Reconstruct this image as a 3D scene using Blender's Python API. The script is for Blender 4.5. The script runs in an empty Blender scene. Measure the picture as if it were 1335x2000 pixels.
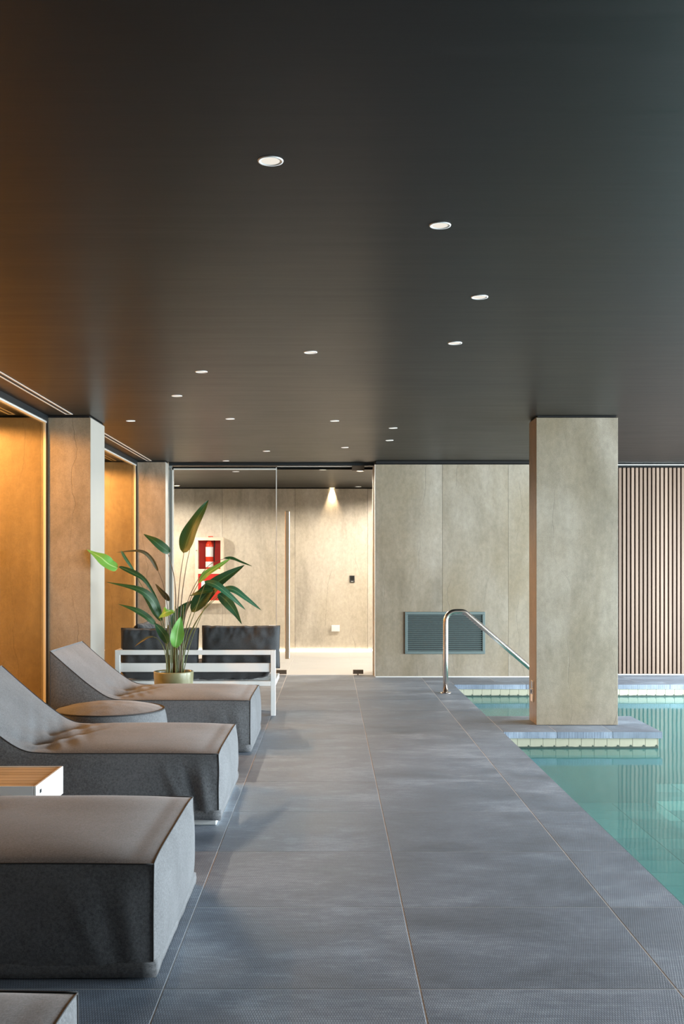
import bpy, bmesh, math, random
from mathutils import Vector, Matrix, noise
random.seed(7)
PI = math.pi
scn = bpy.context.scene
COL = scn.collection

# ------------------------------------------------------------------ camera
FPX, VPX, VPY, EYE = 2090.0, 644.0, 1105.0, 1.4
cam_d = bpy.data.cameras.new('camera')
cam_d.sensor_fit = 'AUTO'; cam_d.sensor_width = 36.0
cam_d.lens = FPX / 2000.0 * 36.0
cam_d.shift_x = (667.5 - VPX) / 2000.0
cam_d.shift_y = (VPY - 1000.0) / 2000.0
cam_d.clip_start = 0.05
cam = bpy.data.objects.new('camera', cam_d); COL.objects.link(cam)
cam.location = (0, 0, EYE); cam.rotation_euler = (PI / 2, 0, 0)
scn.camera = cam

# ------------------------------------------------------------------ view, world, daylight
scn.view_settings.view_transform = 'Standard'
scn.view_settings.look = 'None'
scn.view_settings.gamma = 1.0
scn.view_settings.use_curve_mapping = False
scn.view_settings.exposure = 0.0
scn.cycles.max_bounces = 10
scn.cycles.diffuse_bounces = 5
scn.cycles.glossy_bounces = 5
scn.cycles.transparent_max_bounces = 24
scn.cycles.sample_clamp_indirect = 6.0
scn.cycles.blur_glossy = 0.5

world = bpy.data.worlds.new('world'); scn.world = world
world.use_nodes = True
bg = world.node_tree.nodes['Background']
bg.inputs[0].default_value = (0.62, 0.80, 1.0, 1)
bg.inputs[1].default_value = 2.2

def area_light(name, loc, rot, sx, sy, power, color):
    d = bpy.data.lights.new(name, 'AREA'); d.shape = 'RECTANGLE'
    d.size, d.size_y, d.energy, d.color = sx, sy, power, color
    o = bpy.data.objects.new(name, d); COL.objects.link(o)
    o.location = loc; o.rotation_euler = rot
    return o
# daylight coming in through the long windows of the right-hand wall
area_light('window_daylight', (6.35, 7.9, 1.02), (0, PI / 2, 0), 1.8, 10.8, 2100, (0.84, 0.94, 1.0))

# ------------------------------------------------------------------ material helpers
def new_mat(name):
    m = bpy.data.materials.new(name); m.use_nodes = True
    nt = m.node_tree; nt.nodes.clear()
    out = nt.nodes.new('ShaderNodeOutputMaterial')
    return m, nt, out
def N(nt, kind, **kw):
    n = nt.nodes.new('ShaderNode' + kind)
    for k, v in kw.items():
        if k.startswith('in_'):
            n.inputs[k[3:].replace('_', ' ')].default_value = v
        else:
            setattr(n, k, v)
    return n
def L(nt, a, b): nt.links.new(a, b)
def mathn(nt, op, a, b=None, clamp=False):
    n = nt.nodes.new('ShaderNodeMath'); n.operation = op; n.use_clamp = clamp
    for i, v in enumerate((a, b)):
        if v is None: continue
        if isinstance(v, (int, float)): n.inputs[i].default_value = v
        else: L(nt, v, n.inputs[i])
    return n.outputs[0]
def ramp(nt, fac, stops):
    n = nt.nodes.new('ShaderNodeValToRGB')
    el = n.color_ramp.elements
    while len(el) < len(stops): el.new(0.5)
    for e, (p, c) in zip(el, stops):
        e.position = p; e.color = (*c, 1) if len(c) == 3 else c
    L(nt, fac, n.inputs[0])
    return n.outputs[0]
def mixc(nt, fac, a, b, mode='MIX'):
    n = nt.nodes.new('ShaderNodeMix'); n.data_type = 'RGBA'; n.blend_type = mode
    for sock, v in ((n.inputs[0], fac), (n.inputs[6], a), (n.inputs[7], b)):
        if isinstance(v, (int, float)): sock.default_value = v
        elif isinstance(v, tuple): sock.default_value = (*v, 1) if len(v) == 3 else v
        else: L(nt, v, sock)
    return n.outputs[2]
def world_pos(nt, scale=(1, 1, 1), jitter=0.0, obj=False):
    if obj:
        src = N(nt, 'TexCoord').outputs['Object']
    else:
        src = N(nt, 'NewGeometry').outputs['Position']
    if jitter:
        r = N(nt, 'ObjectInfo').outputs['Random']
        off = N(nt, 'VectorMath', operation='ADD')
        c = N(nt, 'CombineXYZ')
        L(nt, mathn(nt, 'MULTIPLY', r, jitter), c.inputs[0])
        L(nt, mathn(nt, 'MULTIPLY', r, jitter * 0.71), c.inputs[1])
        L(nt, mathn(nt, 'MULTIPLY', r, jitter * 0.37), c.inputs[2])
        L(nt, src, off.inputs[0]); L(nt, c.outputs[0], off.inputs[1])
        src = off.outputs[0]
    mp = N(nt, 'Mapping'); mp.inputs['Scale'].default_value = scale
    L(nt, src, mp.inputs[0])
    return mp.outputs[0]
def noise_t(nt, vec, scale, detail=4, rough=0.55, dist=0.0):
    n = N(nt, 'TexNoise'); n.inputs['Scale'].default_value = scale
    n.inputs['Detail'].default_value = detail; n.inputs['Roughness'].default_value = rough
    n.inputs['Distortion'].default_value = dist
    L(nt, vec, n.inputs['Vector'])
    return n.outputs['Fac']
def bump(nt, h, strength, dist=0.01):
    b = N(nt, 'Bump'); b.inputs['Strength'].default_value = strength
    b.inputs['Distance'].default_value = dist; L(nt, h, b.inputs['Height'])
    return b.outputs[0]
def principled(nt, out, col, rough=0.5, metal=0.0, spec=0.5, normal=None, **kw):
    p = N(nt, 'BsdfPrincipled')
    for key, v in (('Base Color', col), ('Roughness', rough), ('Metallic', metal), ('Specular IOR Level', spec)):
        if isinstance(v, tuple): p.inputs[key].default_value = (*v, 1) if len(v) == 3 else v
        elif isinstance(v, (int, float)): p.inputs[key].default_value = v
        else: L(nt, v, p.inputs[key])
    if normal is not None: L(nt, normal, p.inputs['Normal'])
    for k, v in kw.items(): p.inputs[k.replace('_', ' ')].default_value = v
    L(nt, p.outputs[0], out.inputs[0])
    return p
def simple(name, col, rough=0.5, metal=0.0, spec=0.5, var=0.06, scale=30):
    m, nt, out = new_mat(name)
    v = world_pos(nt, obj=True)
    f = noise_t(nt, v, scale, 3)
    c = mixc(nt, f, tuple(x * (1 - var) for x in col), tuple(min(1, x * (1 + var)) for x in col))
    principled(nt, out, c, rough, metal, spec)
    return m

# ------------------------------------------------------------------ materials
def stone(name, light, mid, dark, ochre, spec=0.35):
    m, nt, out = new_mat(name)
    v1 = world_pos(nt, (1.0, 1.0, 0.42), 3.0)
    big = noise_t(nt, v1, 1.7, 5, 0.6, 0.6)
    streak = noise_t(nt, world_pos(nt, (5.0, 5.0, 0.45), 3.0), 2.2, 6, 0.65, 0.3)
    grain = noise_t(nt, world_pos(nt), 160, 3, 0.7)
    base = ramp(nt, mathn(nt, 'ADD', mathn(nt, 'MULTIPLY', big, 0.80), mathn(nt, 'MULTIPLY', streak, 0.20)),
                [(0.33, dark), (0.48, mid), (0.63, light)])
    och = noise_t(nt, world_pos(nt, (0.9, 0.9, 0.5), 5.0), 1.1, 3, 0.5)
    base = mixc(nt, mathn(nt, 'MULTIPLY', ramp(nt, och, [(0.40, (0, 0, 0)), (0.64, (1, 1, 1))]), 0.7), base, ochre)
    # hairline veins: near vertical cracks that wander sideways
    ps = N(nt, 'SeparateXYZ'); L(nt, N(nt, 'NewGeometry').outputs['Position'], ps.inputs[0])
    w1 = noise_t(nt, world_pos(nt, (0.5, 0.5, 0.9), 7.0), 1.0, 2, 0.5)
    w2 = noise_t(nt, world_pos(nt, (1.0, 1.0, 5.0), 7.0), 1.6, 3, 0.6)
    u = mathn(nt, 'ADD', mathn(nt, 'ADD', ps.outputs[0], mathn(nt, 'MULTIPLY', ps.outputs[1], 1.3)),
              mathn(nt, 'ADD', mathn(nt, 'MULTIPLY', w1, 0.55), mathn(nt, 'MULTIPLY', w2, 0.06)))
    fr = mathn(nt, 'FRACT', mathn(nt, 'MULTIPLY', u, 2.3))
    d = mathn(nt, 'ABSOLUTE', mathn(nt, 'SUBTRACT', fr, 0.5))
    vein = ramp(nt, d, [(0.0, (1, 1, 1)), (0.009, (0, 0, 0))])
    vm = noise_t(nt, world_pos(nt, (1.4, 1.4, 0.55), 7.0), 1.9, 2)
    vein = mathn(nt, 'MULTIPLY', vein, ramp(nt, vm, [(0.46, (0, 0, 0)), (0.62, (1, 1, 1))]))
    base = mixc(nt, mathn(nt, 'MULTIPLY', vein, 0.65), base, tuple(x * 0.35 for x in dark))
    base = mixc(nt, 0.30, base, ramp(nt, grain, [(0.3, (0.25, 0.25, 0.25)), (0.7, (0.8, 0.8, 0.8))]), 'OVERLAY')
    h = mathn(nt, 'SUBTRACT', mathn(nt, 'MULTIPLY', grain, 0.4), vein)
    mott = noise_t(nt, world_pos(nt, (1, 1, 0.7)), 22, 4, 0.7)
    base = mixc(nt, 0.22, base, ramp(nt, mott, [(0.3, (0.22, 0.22, 0.22)), (0.7, (0.78, 0.78, 0.78))]), 'OVERLAY')
    principled(nt, out, base, 0.48, 0, spec, bump(nt, h, 0.25, 0.004))
    return m
M = {}
M['stone'] = stone('wall_stone', (0.325, 0.288, 0.232), (0.240, 0.208, 0.160), (0.15, 0.128, 0.092), (0.195, 0.152, 0.090))
M['stone_pale'] = stone('corridor_stone', (0.66, 0.60, 0.52), (0.53, 0.475, 0.40), (0.38, 0.335, 0.275), (0.50, 0.43, 0.33))

def mat_ceiling():
    m, nt, out = new_mat('ceiling_paint')
    st = noise_t(nt, world_pos(nt, (0.35, 5.0, 1)), 3.0, 5, 0.65)
    cl = noise_t(nt, world_pos(nt, (1, 1, 1)), 0.8, 4, 0.6, 0.5)
    s = mathn(nt, 'ADD', mathn(nt, 'MULTIPLY', st, 0.6), mathn(nt, 'MULTIPLY', cl, 0.4))
    c = ramp(nt, s, [(0.35, (0.0055, 0.0057, 0.0057)), (0.65, (0.0085, 0.0088, 0.0088))])
    r = ramp(nt, s, [(0.35, (0.345,) * 3), (0.65, (0.405,) * 3)])
    principled(nt, out, c, r, 0, 0.14, bump(nt, st, 0.03, 0.01))
    return m
M['ceiling'] = mat_ceiling()

def mat_floor(name, ribs=False):
    m, nt, out = new_mat(name)
    pos = world_pos(nt, jitter=4.0)
    blot = noise_t(nt, world_pos(nt, (1, 1.8, 1), 4.0), 1.6, 6, 0.62, 0.4)
    fine = noise_t(nt, world_pos(nt, (3, 12, 1), 4.0), 4.0, 5, 0.6)
    rnd = N(nt, 'ObjectInfo').outputs['Random']
    t = mathn(nt, 'ADD', mathn(nt, 'ADD', mathn(nt, 'MULTIPLY', blot, 0.65), mathn(nt, 'MULTIPLY', fine, 0.3)),
              mathn(nt, 'MULTIPLY', rnd, 0.06))
    c = ramp(nt, t, [(0.34, (0.112, 0.138, 0.172)), (0.52, (0.192, 0.232, 0.286)), (0.70, (0.36, 0.42, 0.49))])
    # woven anti-slip relief: short dashes in staggered rows
    br = N(nt, 'TexBrick'); br.offset = 0.5; br.inputs['Scale'].default_value = 1.0
    br.inputs['Brick Width'].default_value = 0.0085; br.inputs['Row Height'].default_value = 0.0165
    br.inputs['Mortar Size'].default_value = 0.0017; br.inputs['Mortar Smooth'].default_value = 0.6
    br.inputs['Color1'].default_value = (1, 1, 1, 1); br.inputs['Color2'].default_value = (0.75, 0.75, 0.75, 1)
    br.inputs['Mortar'].default_value = (0, 0, 0, 1)
    L(nt, N(nt, 'NewGeometry').outputs['Position'], br.inputs['Vector'])
    w = br.outputs['Color']
    c = mixc(nt, 0.85, c, ramp(nt, w, [(0.0, (0.52, 0.55, 0.58)), (1.0, (1.22, 1.22, 1.22))]), 'MULTIPLY')
    rough = ramp(nt, t, [(0.35, (0.40,) * 3), (0.7, (0.53,) * 3)])
    h = w
    if ribs:
        wv = N(nt, 'TexWave'); wv.wave_type = 'BANDS'; wv.bands_direction = 'X'
        wv.inputs['Scale'].default_value = 24.0
        L(nt, N(nt, 'NewGeometry').outputs['Position'], wv.inputs['Vector'])
        h = wv.outputs['Fac']
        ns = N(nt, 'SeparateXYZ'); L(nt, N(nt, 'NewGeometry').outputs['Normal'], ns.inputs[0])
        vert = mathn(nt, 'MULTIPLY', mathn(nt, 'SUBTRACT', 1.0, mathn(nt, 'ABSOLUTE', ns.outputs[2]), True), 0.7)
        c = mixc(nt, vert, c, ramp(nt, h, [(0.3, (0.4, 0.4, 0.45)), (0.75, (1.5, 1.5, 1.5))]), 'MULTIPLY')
    principled(nt, out, c, rough, 0, 0.5, bump(nt, h, 0.35, 0.0015))
    return m
M['tile'] = mat_floor('slate_tile')
M['coping'] = mat_floor('ribbed_coping', True)
M['glow_tile'] = simple('corridor_tile_lit', (0.50, 0.50, 0.51), 0.35, var=0.08, scale=3)  # lightened so the colour carries the wall glow reflected on this floor
M['grout'] = simple('pale_grout', (0.55, 0.56, 0.57), 0.8, var=0.2, scale=8)

def mat_fabric(name, col, col2, warpscale=1.0):
    m, nt, out = new_mat(name)
    v = world_pos(nt, obj=True)
    big = noise_t(nt, v, 3.0, 4, 0.6)
    mel = noise_t(nt, world_pos(nt, (90, 300, 90), obj=True), 1.0, 2, 0.6)
    mel2 = noise_t(nt, world_pos(nt, (300, 90, 300), obj=True), 1.0, 2, 0.6)
    f = mathn(nt, 'ADD', mathn(nt, 'MULTIPLY', big, 0.25), mathn(nt, 'MULTIPLY', mathn(nt, 'ADD', mel, mel2), 0.375))
    c = ramp(nt, f, [(0.36, col), (0.62, col2)])
    principled(nt, out, c, 0.9, 0, 0.2, bump(nt, mel, 0.12, 0.002), Sheen_Weight=0.15, Sheen_Roughness=0.5)
    return m
M['fabric'] = mat_fabric('lounger_cloth', (0.078, 0.081, 0.084), (0.205, 0.212, 0.220))
M['fabric_dark'] = mat_fabric('cushion_cloth', (0.040, 0.042, 0.044), (0.068, 0.070, 0.072))
M['piping'] = simple('seam_shade_piping', (0.035, 0.035, 0.036), 0.8)  # dark grey puts the shadow line of the seams into the colour
M['white_metal'] = simple('white_powder_coat', (0.84, 0.85, 0.83), 0.4, var=0.02)
M['white_plastic'] = simple('white_plastic', (0.85, 0.85, 0.84), 0.35, var=0.01)
M['white_paint'] = simple('white_cone', (0.88, 0.87, 0.85), 0.6, var=0.01)
M['dark_metal'] = simple('dark_anodised', (0.035, 0.042, 0.046), 0.35, 0.6, var=0.1)
M['black'] = simple('black_gap', (0.006, 0.006, 0.006), 0.8)
M['keypad'] = simple('keypad_plastic', (0.045, 0.045, 0.048), 0.35)
M['brushed'] = simple('warm_steel', (0.78, 0.70, 0.63), 0.24, 1.0, var=0.05)
M['chrome'] = simple('chrome', (0.8, 0.8, 0.8), 0.12, 1.0)
M['brass'] = simple('satin_brass', (0.85, 0.68, 0.48), 0.38, 1.0, var=0.04)
M['bronze'] = simple('patch_bronze', (0.16, 0.12, 0.085), 0.4, 0.7)
M['grille'] = simple('grille_paint', (0.10, 0.135, 0.13), 0.45, 0.1)
M['grille_dark'] = simple('grille_hollow', (0.012, 0.016, 0.016), 0.7)
M['frame_alu'] = simple('pale_aluminium', (0.70, 0.70, 0.66), 0.38, 0.3, var=0.03)
M['mid_alu'] = simple('mid_aluminium', (0.26, 0.28, 0.27), 0.4, 0.2, var=0.03)
M['red'] = simple('red_enamel', (0.52, 0.025, 0.02), 0.4)
M['red_ext'] = simple('extinguisher_red', (0.70, 0.05, 0.02), 0.22)
M['beige'] = simple('beige_steel', (0.70, 0.60, 0.48), 0.4, var=0.03)
M['cream_tile'] = simple('cream_tile', (0.40, 0.38, 0.285), 0.3, var=0.12, scale=9)
M['grime'] = simple('waterline_grime', (0.03, 0.05, 0.035), 0.6, var=0.4, scale=25)
M['soil'] = simple('potting_soil', (0.03, 0.02, 0.014), 0.95, var=0.5, scale=60)
M['pale_clad'] = simple('pale_cladding', (0.34, 0.322, 0.285), 0.45, var=0.04, scale=6)
M['plaster'] = simple('plain_plaster', (0.30, 0.28, 0.24), 0.7)

def mat_pot():
    m, nt, out = new_mat('glazed_pot')
    f = noise_t(nt, world_pos(nt, obj=True), 7, 4, 0.6)
    c = ramp(nt, f, [(0.3, (0.15, 0.145, 0.07)), (0.7, (0.25, 0.24, 0.13))])
    principled(nt, out, c, 0.28, 0, 0.5)
    return m
M['pot'] = mat_pot()

def mat_pool_tile():
    m, nt, out = new_mat('green_pool_stone')
    rnd = N(nt, 'ObjectInfo').outputs['Random']
    f = noise_t(nt, world_pos(nt, jitter=3), 3, 4, 0.6)
    t = mathn(nt, 'ADD', mathn(nt, 'MULTIPLY', rnd, 0.55), mathn(nt, 'MULTIPLY', f, 0.45))
    c = ramp(nt, t, [(0.15, (0.16, 0.27, 0.245)), (0.5, (0.36, 0.52, 0.47)), (0.85, (0.58, 0.71, 0.62))])
    principled(nt, out, c, 0.6)
    return m
M['pool_tile'] = mat_pool_tile()

def mat_water():
    m, nt, out = new_mat('pool_water')
    n1 = noise_t(nt, world_pos(nt, (1, 1, 1)), 2.2, 2, 0.5)
    n2 = noise_t(nt, world_pos(nt, (1, 1, 1)), 7.0, 2, 0.5)
    b = bump(nt, mathn(nt, 'ADD', n1, mathn(nt, 'MULTIPLY', n2, 0.08)), 0.12, 0.012)
    tr = N(nt, 'BsdfTransparent'); tr.inputs[0].default_value = (0.58, 0.90, 0.89, 1)
    gl = N(nt, 'BsdfGlossy'); gl.inputs['Roughness'].default_value = 0.06
    gl.inputs[0].default_value = (0.93, 1, 1, 1)
    L(nt, b, gl.inputs['Normal'])
    fr = N(nt, 'Fresnel'); fr.inputs[0].default_value = 1.33
    L(nt, b, fr.inputs['Normal'])
    mx = N(nt, 'MixShader')
    df = N(nt, 'BsdfDiffuse'); df.inputs[0].default_value = (0.15, 0.41, 0.41, 1)   # light scattered back by the cloudy water
    body = N(nt, 'MixShader'); body.inputs[0].default_value = 0.28
    L(nt, tr.outputs[0], body.inputs[1]); L(nt, df.outputs[0], body.inputs[2])
    L(nt, mathn(nt, 'MULTIPLY', fr.outputs[0], 0.8), mx.inputs[0]); L(nt, body.outputs[0], mx.inputs[1]); L(nt, gl.outputs[0], mx.inputs[2])
    L(nt, mx.outputs[0], out.inputs[0])
    return m
M['water'] = mat_water()

def mat_glass(name, tint, spec=1.0):
    m, nt, out = new_mat(name)
    tr = N(nt, 'BsdfTransparent'); tr.inputs[0].default_value = (*tint, 1)
    gl = N(nt, 'BsdfGlossy'); gl.inputs['Roughness'].default_value = 0.01
    fr = N(nt, 'LayerWeight'); fr.inputs['Blend'].default_value = 0.12
    f = mathn(nt, 'MULTIPLY', fr.outputs['Fresnel'], spec, True)
    mx = N(nt, 'MixShader')
    L(nt, f, mx.inputs[0]); L(nt, tr.outputs[0], mx.inputs[1]); L(nt, gl.outputs[0], mx.inputs[2])
    L(nt, mx.outputs[0], out.inputs[0])
    return m
M['glass'] = mat_glass('clear_glass', (0.97, 0.98, 0.97), 0.35)
M['glass_bronze'] = mat_glass('bronze_glass', (0.95, 0.82, 0.61), 0.35)
M['glass_cab'] = mat_glass('cabinet_glass', (0.97, 0.97, 0.97), 0.6)

def mat_wood(name, c1, c2, scale):
    m, nt, out = new_mat(name)
    rnd = N(nt, 'ObjectInfo').outputs['Random']
    f = noise_t(nt, world_pos(nt, scale, 9.0), 1.0, 5, 0.6, 0.4)
    t = mathn(nt, 'ADD', mathn(nt, 'MULTIPLY', f, 0.6), mathn(nt, 'MULTIPLY', rnd, 0.4))
    c = ramp(nt, t, [(0.25, c1), (0.75, c2)])
    principled(nt, out, c, 0.5, 0, 0.35)
    return m
M['slat'] = mat_wood('brown_slat_wood', (0.125, 0.078, 0.054), (0.245, 0.170, 0.122), (25, 25, 0.8))
M['teak'] = mat_wood('table_slat_wood', (0.40, 0.27, 0.15), (0.58, 0.43, 0.27), (2, 30, 30))

def mat_leaf(name, a, b, rib):
    m, nt, out = new_mat(name)
    uv = N(nt, 'UVMap').outputs[0]
    sp = N(nt, 'SeparateXYZ'); L(nt, uv, sp.inputs[0])
    rnd = N(nt, 'ObjectInfo').outputs['Random']
    d = mathn(nt, 'ABSOLUTE', mathn(nt, 'SUBTRACT', sp.outputs[0], 0.5))
    wv = N(nt, 'TexWave'); wv.inputs['Scale'].default_value = 7.0
    wv.bands_direction = 'Y'; wv.inputs['Distortion'].default_value = 0.4
    cm = N(nt, 'CombineXYZ')
    L(nt, mathn(nt, 'ADD', sp.outputs[1], mathn(nt, 'MULTIPLY', d, -0.25)), cm.inputs[1])
    L(nt, cm.outputs[0], wv.inputs['Vector'])
    f = mathn(nt, 'ADD', mathn(nt, 'MULTIPLY', wv.outputs['Fac'], 0.35), mathn(nt, 'MULTIPLY', rnd, 0.5))
    c = mixc(nt, f, a, b)
    c = mixc(nt, ramp(nt, d, [(0.02, (1, 1, 1)), (0.06, (0, 0, 0))]), c, rib)
    bs = N(nt, 'BsdfPrincipled')
    bs.inputs['Roughness'].default_value = 0.5; L(nt, c, bs.inputs['Base Color'])
    L(nt, bump(nt, wv.outputs['Fac'], 0.08, 0.003), bs.inputs['Normal'])
    tl = N(nt, 'BsdfTranslucent'); L(nt, c, tl.inputs[0])
    mx = N(nt, 'MixShader'); mx.inputs[0].default_value = 0.10
    L(nt, bs.outputs[0], mx.inputs[1]); L(nt, tl.outputs[0], mx.inputs[2]); L(nt, mx.outputs[0], out.inputs[0])
    return m
M['leaf'] = mat_leaf('dark_leaf', (0.010, 0.045, 0.012), (0.025, 0.09, 0.022), (0.06, 0.14, 0.05))
M['leaf_mid'] = mat_leaf('mid_leaf', (0.02, 0.10, 0.045), (0.045, 0.15, 0.07), (0.12, 0.25, 0.12))
M['leaf_light'] = mat_leaf('young_leaf', (0.10, 0.32, 0.05), (0.20, 0.46, 0.09), (0.35, 0.60, 0.22))
M['leaf_dry'] = mat_leaf('dry_leaf', (0.05, 0.05, 0.02), (0.10, 0.08, 0.03), (0.14, 0.12, 0.05))
M['stem'] = simple('leaf_stalk', (0.10, 0.12, 0.035), 0.45, var=0.35, scale=14)
M['stem_brown'] = simple('brown_stalk', (0.10, 0.065, 0.03), 0.5, var=0.3, scale=14)

def mat_emit(name, col, strength):
    m, nt, out = new_mat(name)
    e = N(nt, 'Emission'); e.inputs[0].default_value = (*col, 1); e.inputs[1].default_value = strength
    L(nt, e.outputs[0], out.inputs[0])
    return m
M['lamp_warm'] = mat_emit('lamp_warm', (1.0, 0.72, 0.40), 14.0)
M['lamp_dim'] = mat_emit('lamp_dim', (1.0, 0.93, 0.82), 0.9)
M['globe'] = mat_emit('globe_glow', (1.0, 0.58, 0.23), 190.0)
M['globe_soft'] = mat_emit('globe_soft_glow', (1.0, 0.58, 0.23), 60.0)
M['led'] = mat_emit('led_strip', (1.0, 0.84, 0.66), 16.0)

# ------------------------------------------------------------------ object helpers
def P(px, py, Y):
    return Vector(((px - VPX) / FPX * Y, Y, EYE - (py - VPY) / FPX * Y))
def link(name, me, parent=None):
    o = bpy.data.objects.new(name, me); COL.objects.link(o)
    if parent: o.parent = parent
    return o
def mesh(name, verts, faces, mat, parent=None, smooth=False, loc=None):
    me = bpy.data.meshes.new(name); me.from_pydata([tuple(v) for v in verts], [], faces); me.update()
    me.materials.append(mat)
    if smooth: me.polygons.foreach_set('use_smooth', [True] * len(me.polygons))
    o = link(name, me, parent)
    if loc is not None: o.location = loc
    return o
def from_bm(name, bm, mat, parent=None, smooth=False):
    bmesh.ops.recalc_face_normals(bm, faces=bm.faces)
    me = bpy.data.meshes.new(name); bm.to_mesh(me); bm.free()
    me.materials.append(mat)
    if smooth: me.polygons.foreach_set('use_smooth', [True] * len(me.polygons))
    return link(name, me, parent)
def add_box(bm, x0, x1, y0, y1, z0, z1, bev=0.0, seg=2):
    r = bmesh.ops.create_cube(bm, size=1.0)
    vs = r['verts']
    for v in vs:
        v.co = Vector((x0 + (v.co.x + .5) * (x1 - x0), y0 + (v.co.y + .5) * (y1 - y0), z0 + (v.co.z + .5) * (z1 - z0)))
    if bev:
        es = list({e for v in vs for e in v.link_edges})
        bmesh.ops.bevel(bm, geom=es, offset=bev, segments=seg, affect='EDGES', profile=0.5)
def box(name, x0, x1, y0, y1, z0, z1, mat, parent=None, bev=0.0):
    bm = bmesh.new(); add_box(bm, x0, x1, y0, y1, z0, z1, bev)
    return from_bm(name, bm, mat, parent)
def boxes(name, lst, mat, parent=None, bev=0.0):
    bm = bmesh.new()
    for b in lst: add_box(bm, *b, bev)
    return from_bm(name, bm, mat, parent)
def thing(name, label, cat, loc=(0, 0, 0), group=None):
    o = bpy.data.objects.new(name, None); COL.objects.link(o)
    o.location = loc; o.empty_display_size = 0.1
    tag(o, label, cat, group); return o
def tag(o, label, cat, group=None):
    o['label'] = label; o['category'] = cat
    if group: o['group'] = group
    return o
def struct(o, label=None, cat=None):
    o['kind'] = 'structure'
    if label: o['label'] = label
    if cat: o['category'] = cat
    return o
def catmull(pts, n):
    pts = [Vector(p) for p in pts]
    if len(pts) < 3:
        return [pts[0].lerp(pts[-1], i / n) for i in range(n + 1)]
    res = []
    ext = [pts[0] * 2 - pts[1]] + pts + [pts[-1] * 2 - pts[-2]]
    for i in range(len(pts) - 1):
        p0, p1, p2, p3 = ext[i:i + 4]
        for k in range(n):
            t = k / n
            res.append(0.5 * ((2 * p1) + (p2 - p0) * t + (2 * p0 - 5 * p1 + 4 * p2 - p3) * t * t
                              + (3 * p1 - p0 - 3 * p2 + p3) * t ** 3))
    res.append(pts[-1])
    return res
def tube_data(path, radii, sides=8):
    verts, faces = [], []
    n = len(path)
    up = Vector((0.13, 0.31, 0.94)).normalized()
    prev = None
    for i, p in enumerate(path):
        t = (path[min(i + 1, n - 1)] - path[max(i - 1, 0)]).normalized()
        a = (up if prev is None else prev)
        a = (a - t * a.dot(t))
        if a.length < 1e-4: a = t.orthogonal()
        a.normalize(); prev = a
        b = t.cross(a)
        r = radii[i] if isinstance(radii, (list, tuple)) else radii
        for k in range(sides):
            ang = 2 * PI * k / sides
            verts.append(p + (a * math.cos(ang) + b * math.sin(ang)) * r)
    for i in range(n - 1):
        for k in range(sides):
            k2 = (k + 1) % sides
            faces.append((i * sides + k, i * sides + k2, (i + 1) * sides + k2, (i + 1) * sides + k))
    faces.append(tuple(range(sides))[::-1]); faces.append(tuple((n - 1) * sides + k for k in range(sides)))
    return verts, faces
def tube(name, path, radii, mat, parent=None, sides=8):
    v, f = tube_data(path, radii, sides)
    return mesh(name, v, f, mat, parent, True)
def grid_mesh(name, fn, nu, nv, mat, parent=None, flip=False):
    verts = [fn(i / nu, j / nv) for i in range(nu + 1) for j in range(nv + 1)]
    faces = []
    for i in range(nu):
        for j in range(nv):
            q = (i * (nv + 1) + j, i * (nv + 1) + j + 1, (i + 1) * (nv + 1) + j + 1, (i + 1) * (nv + 1) + j)
            faces.append(q[::-1] if flip else q)
    return mesh(name, verts, faces, mat, parent, True)
def lathe(name, prof, mat, parent=None, n=40, center=(0, 0, 0), smooth=True):
    verts, faces = [], []
    cx, cy, cz = center
    for r, z in prof:
        for k in range(n):
            a = 2 * PI * k / n
            verts.append((cx + r * math.cos(a), cy + r * math.sin(a), cz + z))
    for i in range(len(prof) - 1):
        for k in range(n):
            k2 = (k + 1) % n
            faces.append((i * n + k, i * n + k2, (i + 1) * n + k2, (i + 1) * n + k))
    return mesh(name, verts, faces, mat, parent, smooth)

# ------------------------------------------------------------------ key dimensions
CEIL = 2.715
TX0, TW = 0.2975, 0.8475           # tile joints along x
TY0, TD = 3.54, 0.85               # tile joints along y
EDGE = 1.46                        # pool edge
COP = 1.145
POOL_FAR = 12.6
PEN = (EDGE, 2.80, 9.01, 9.97)     # peninsula under the pillar
WATER = -0.14
XR = 6.2                           # right wall
FIN1, FIN2, SLY = 9.39, 13.42, 13.73

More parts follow.
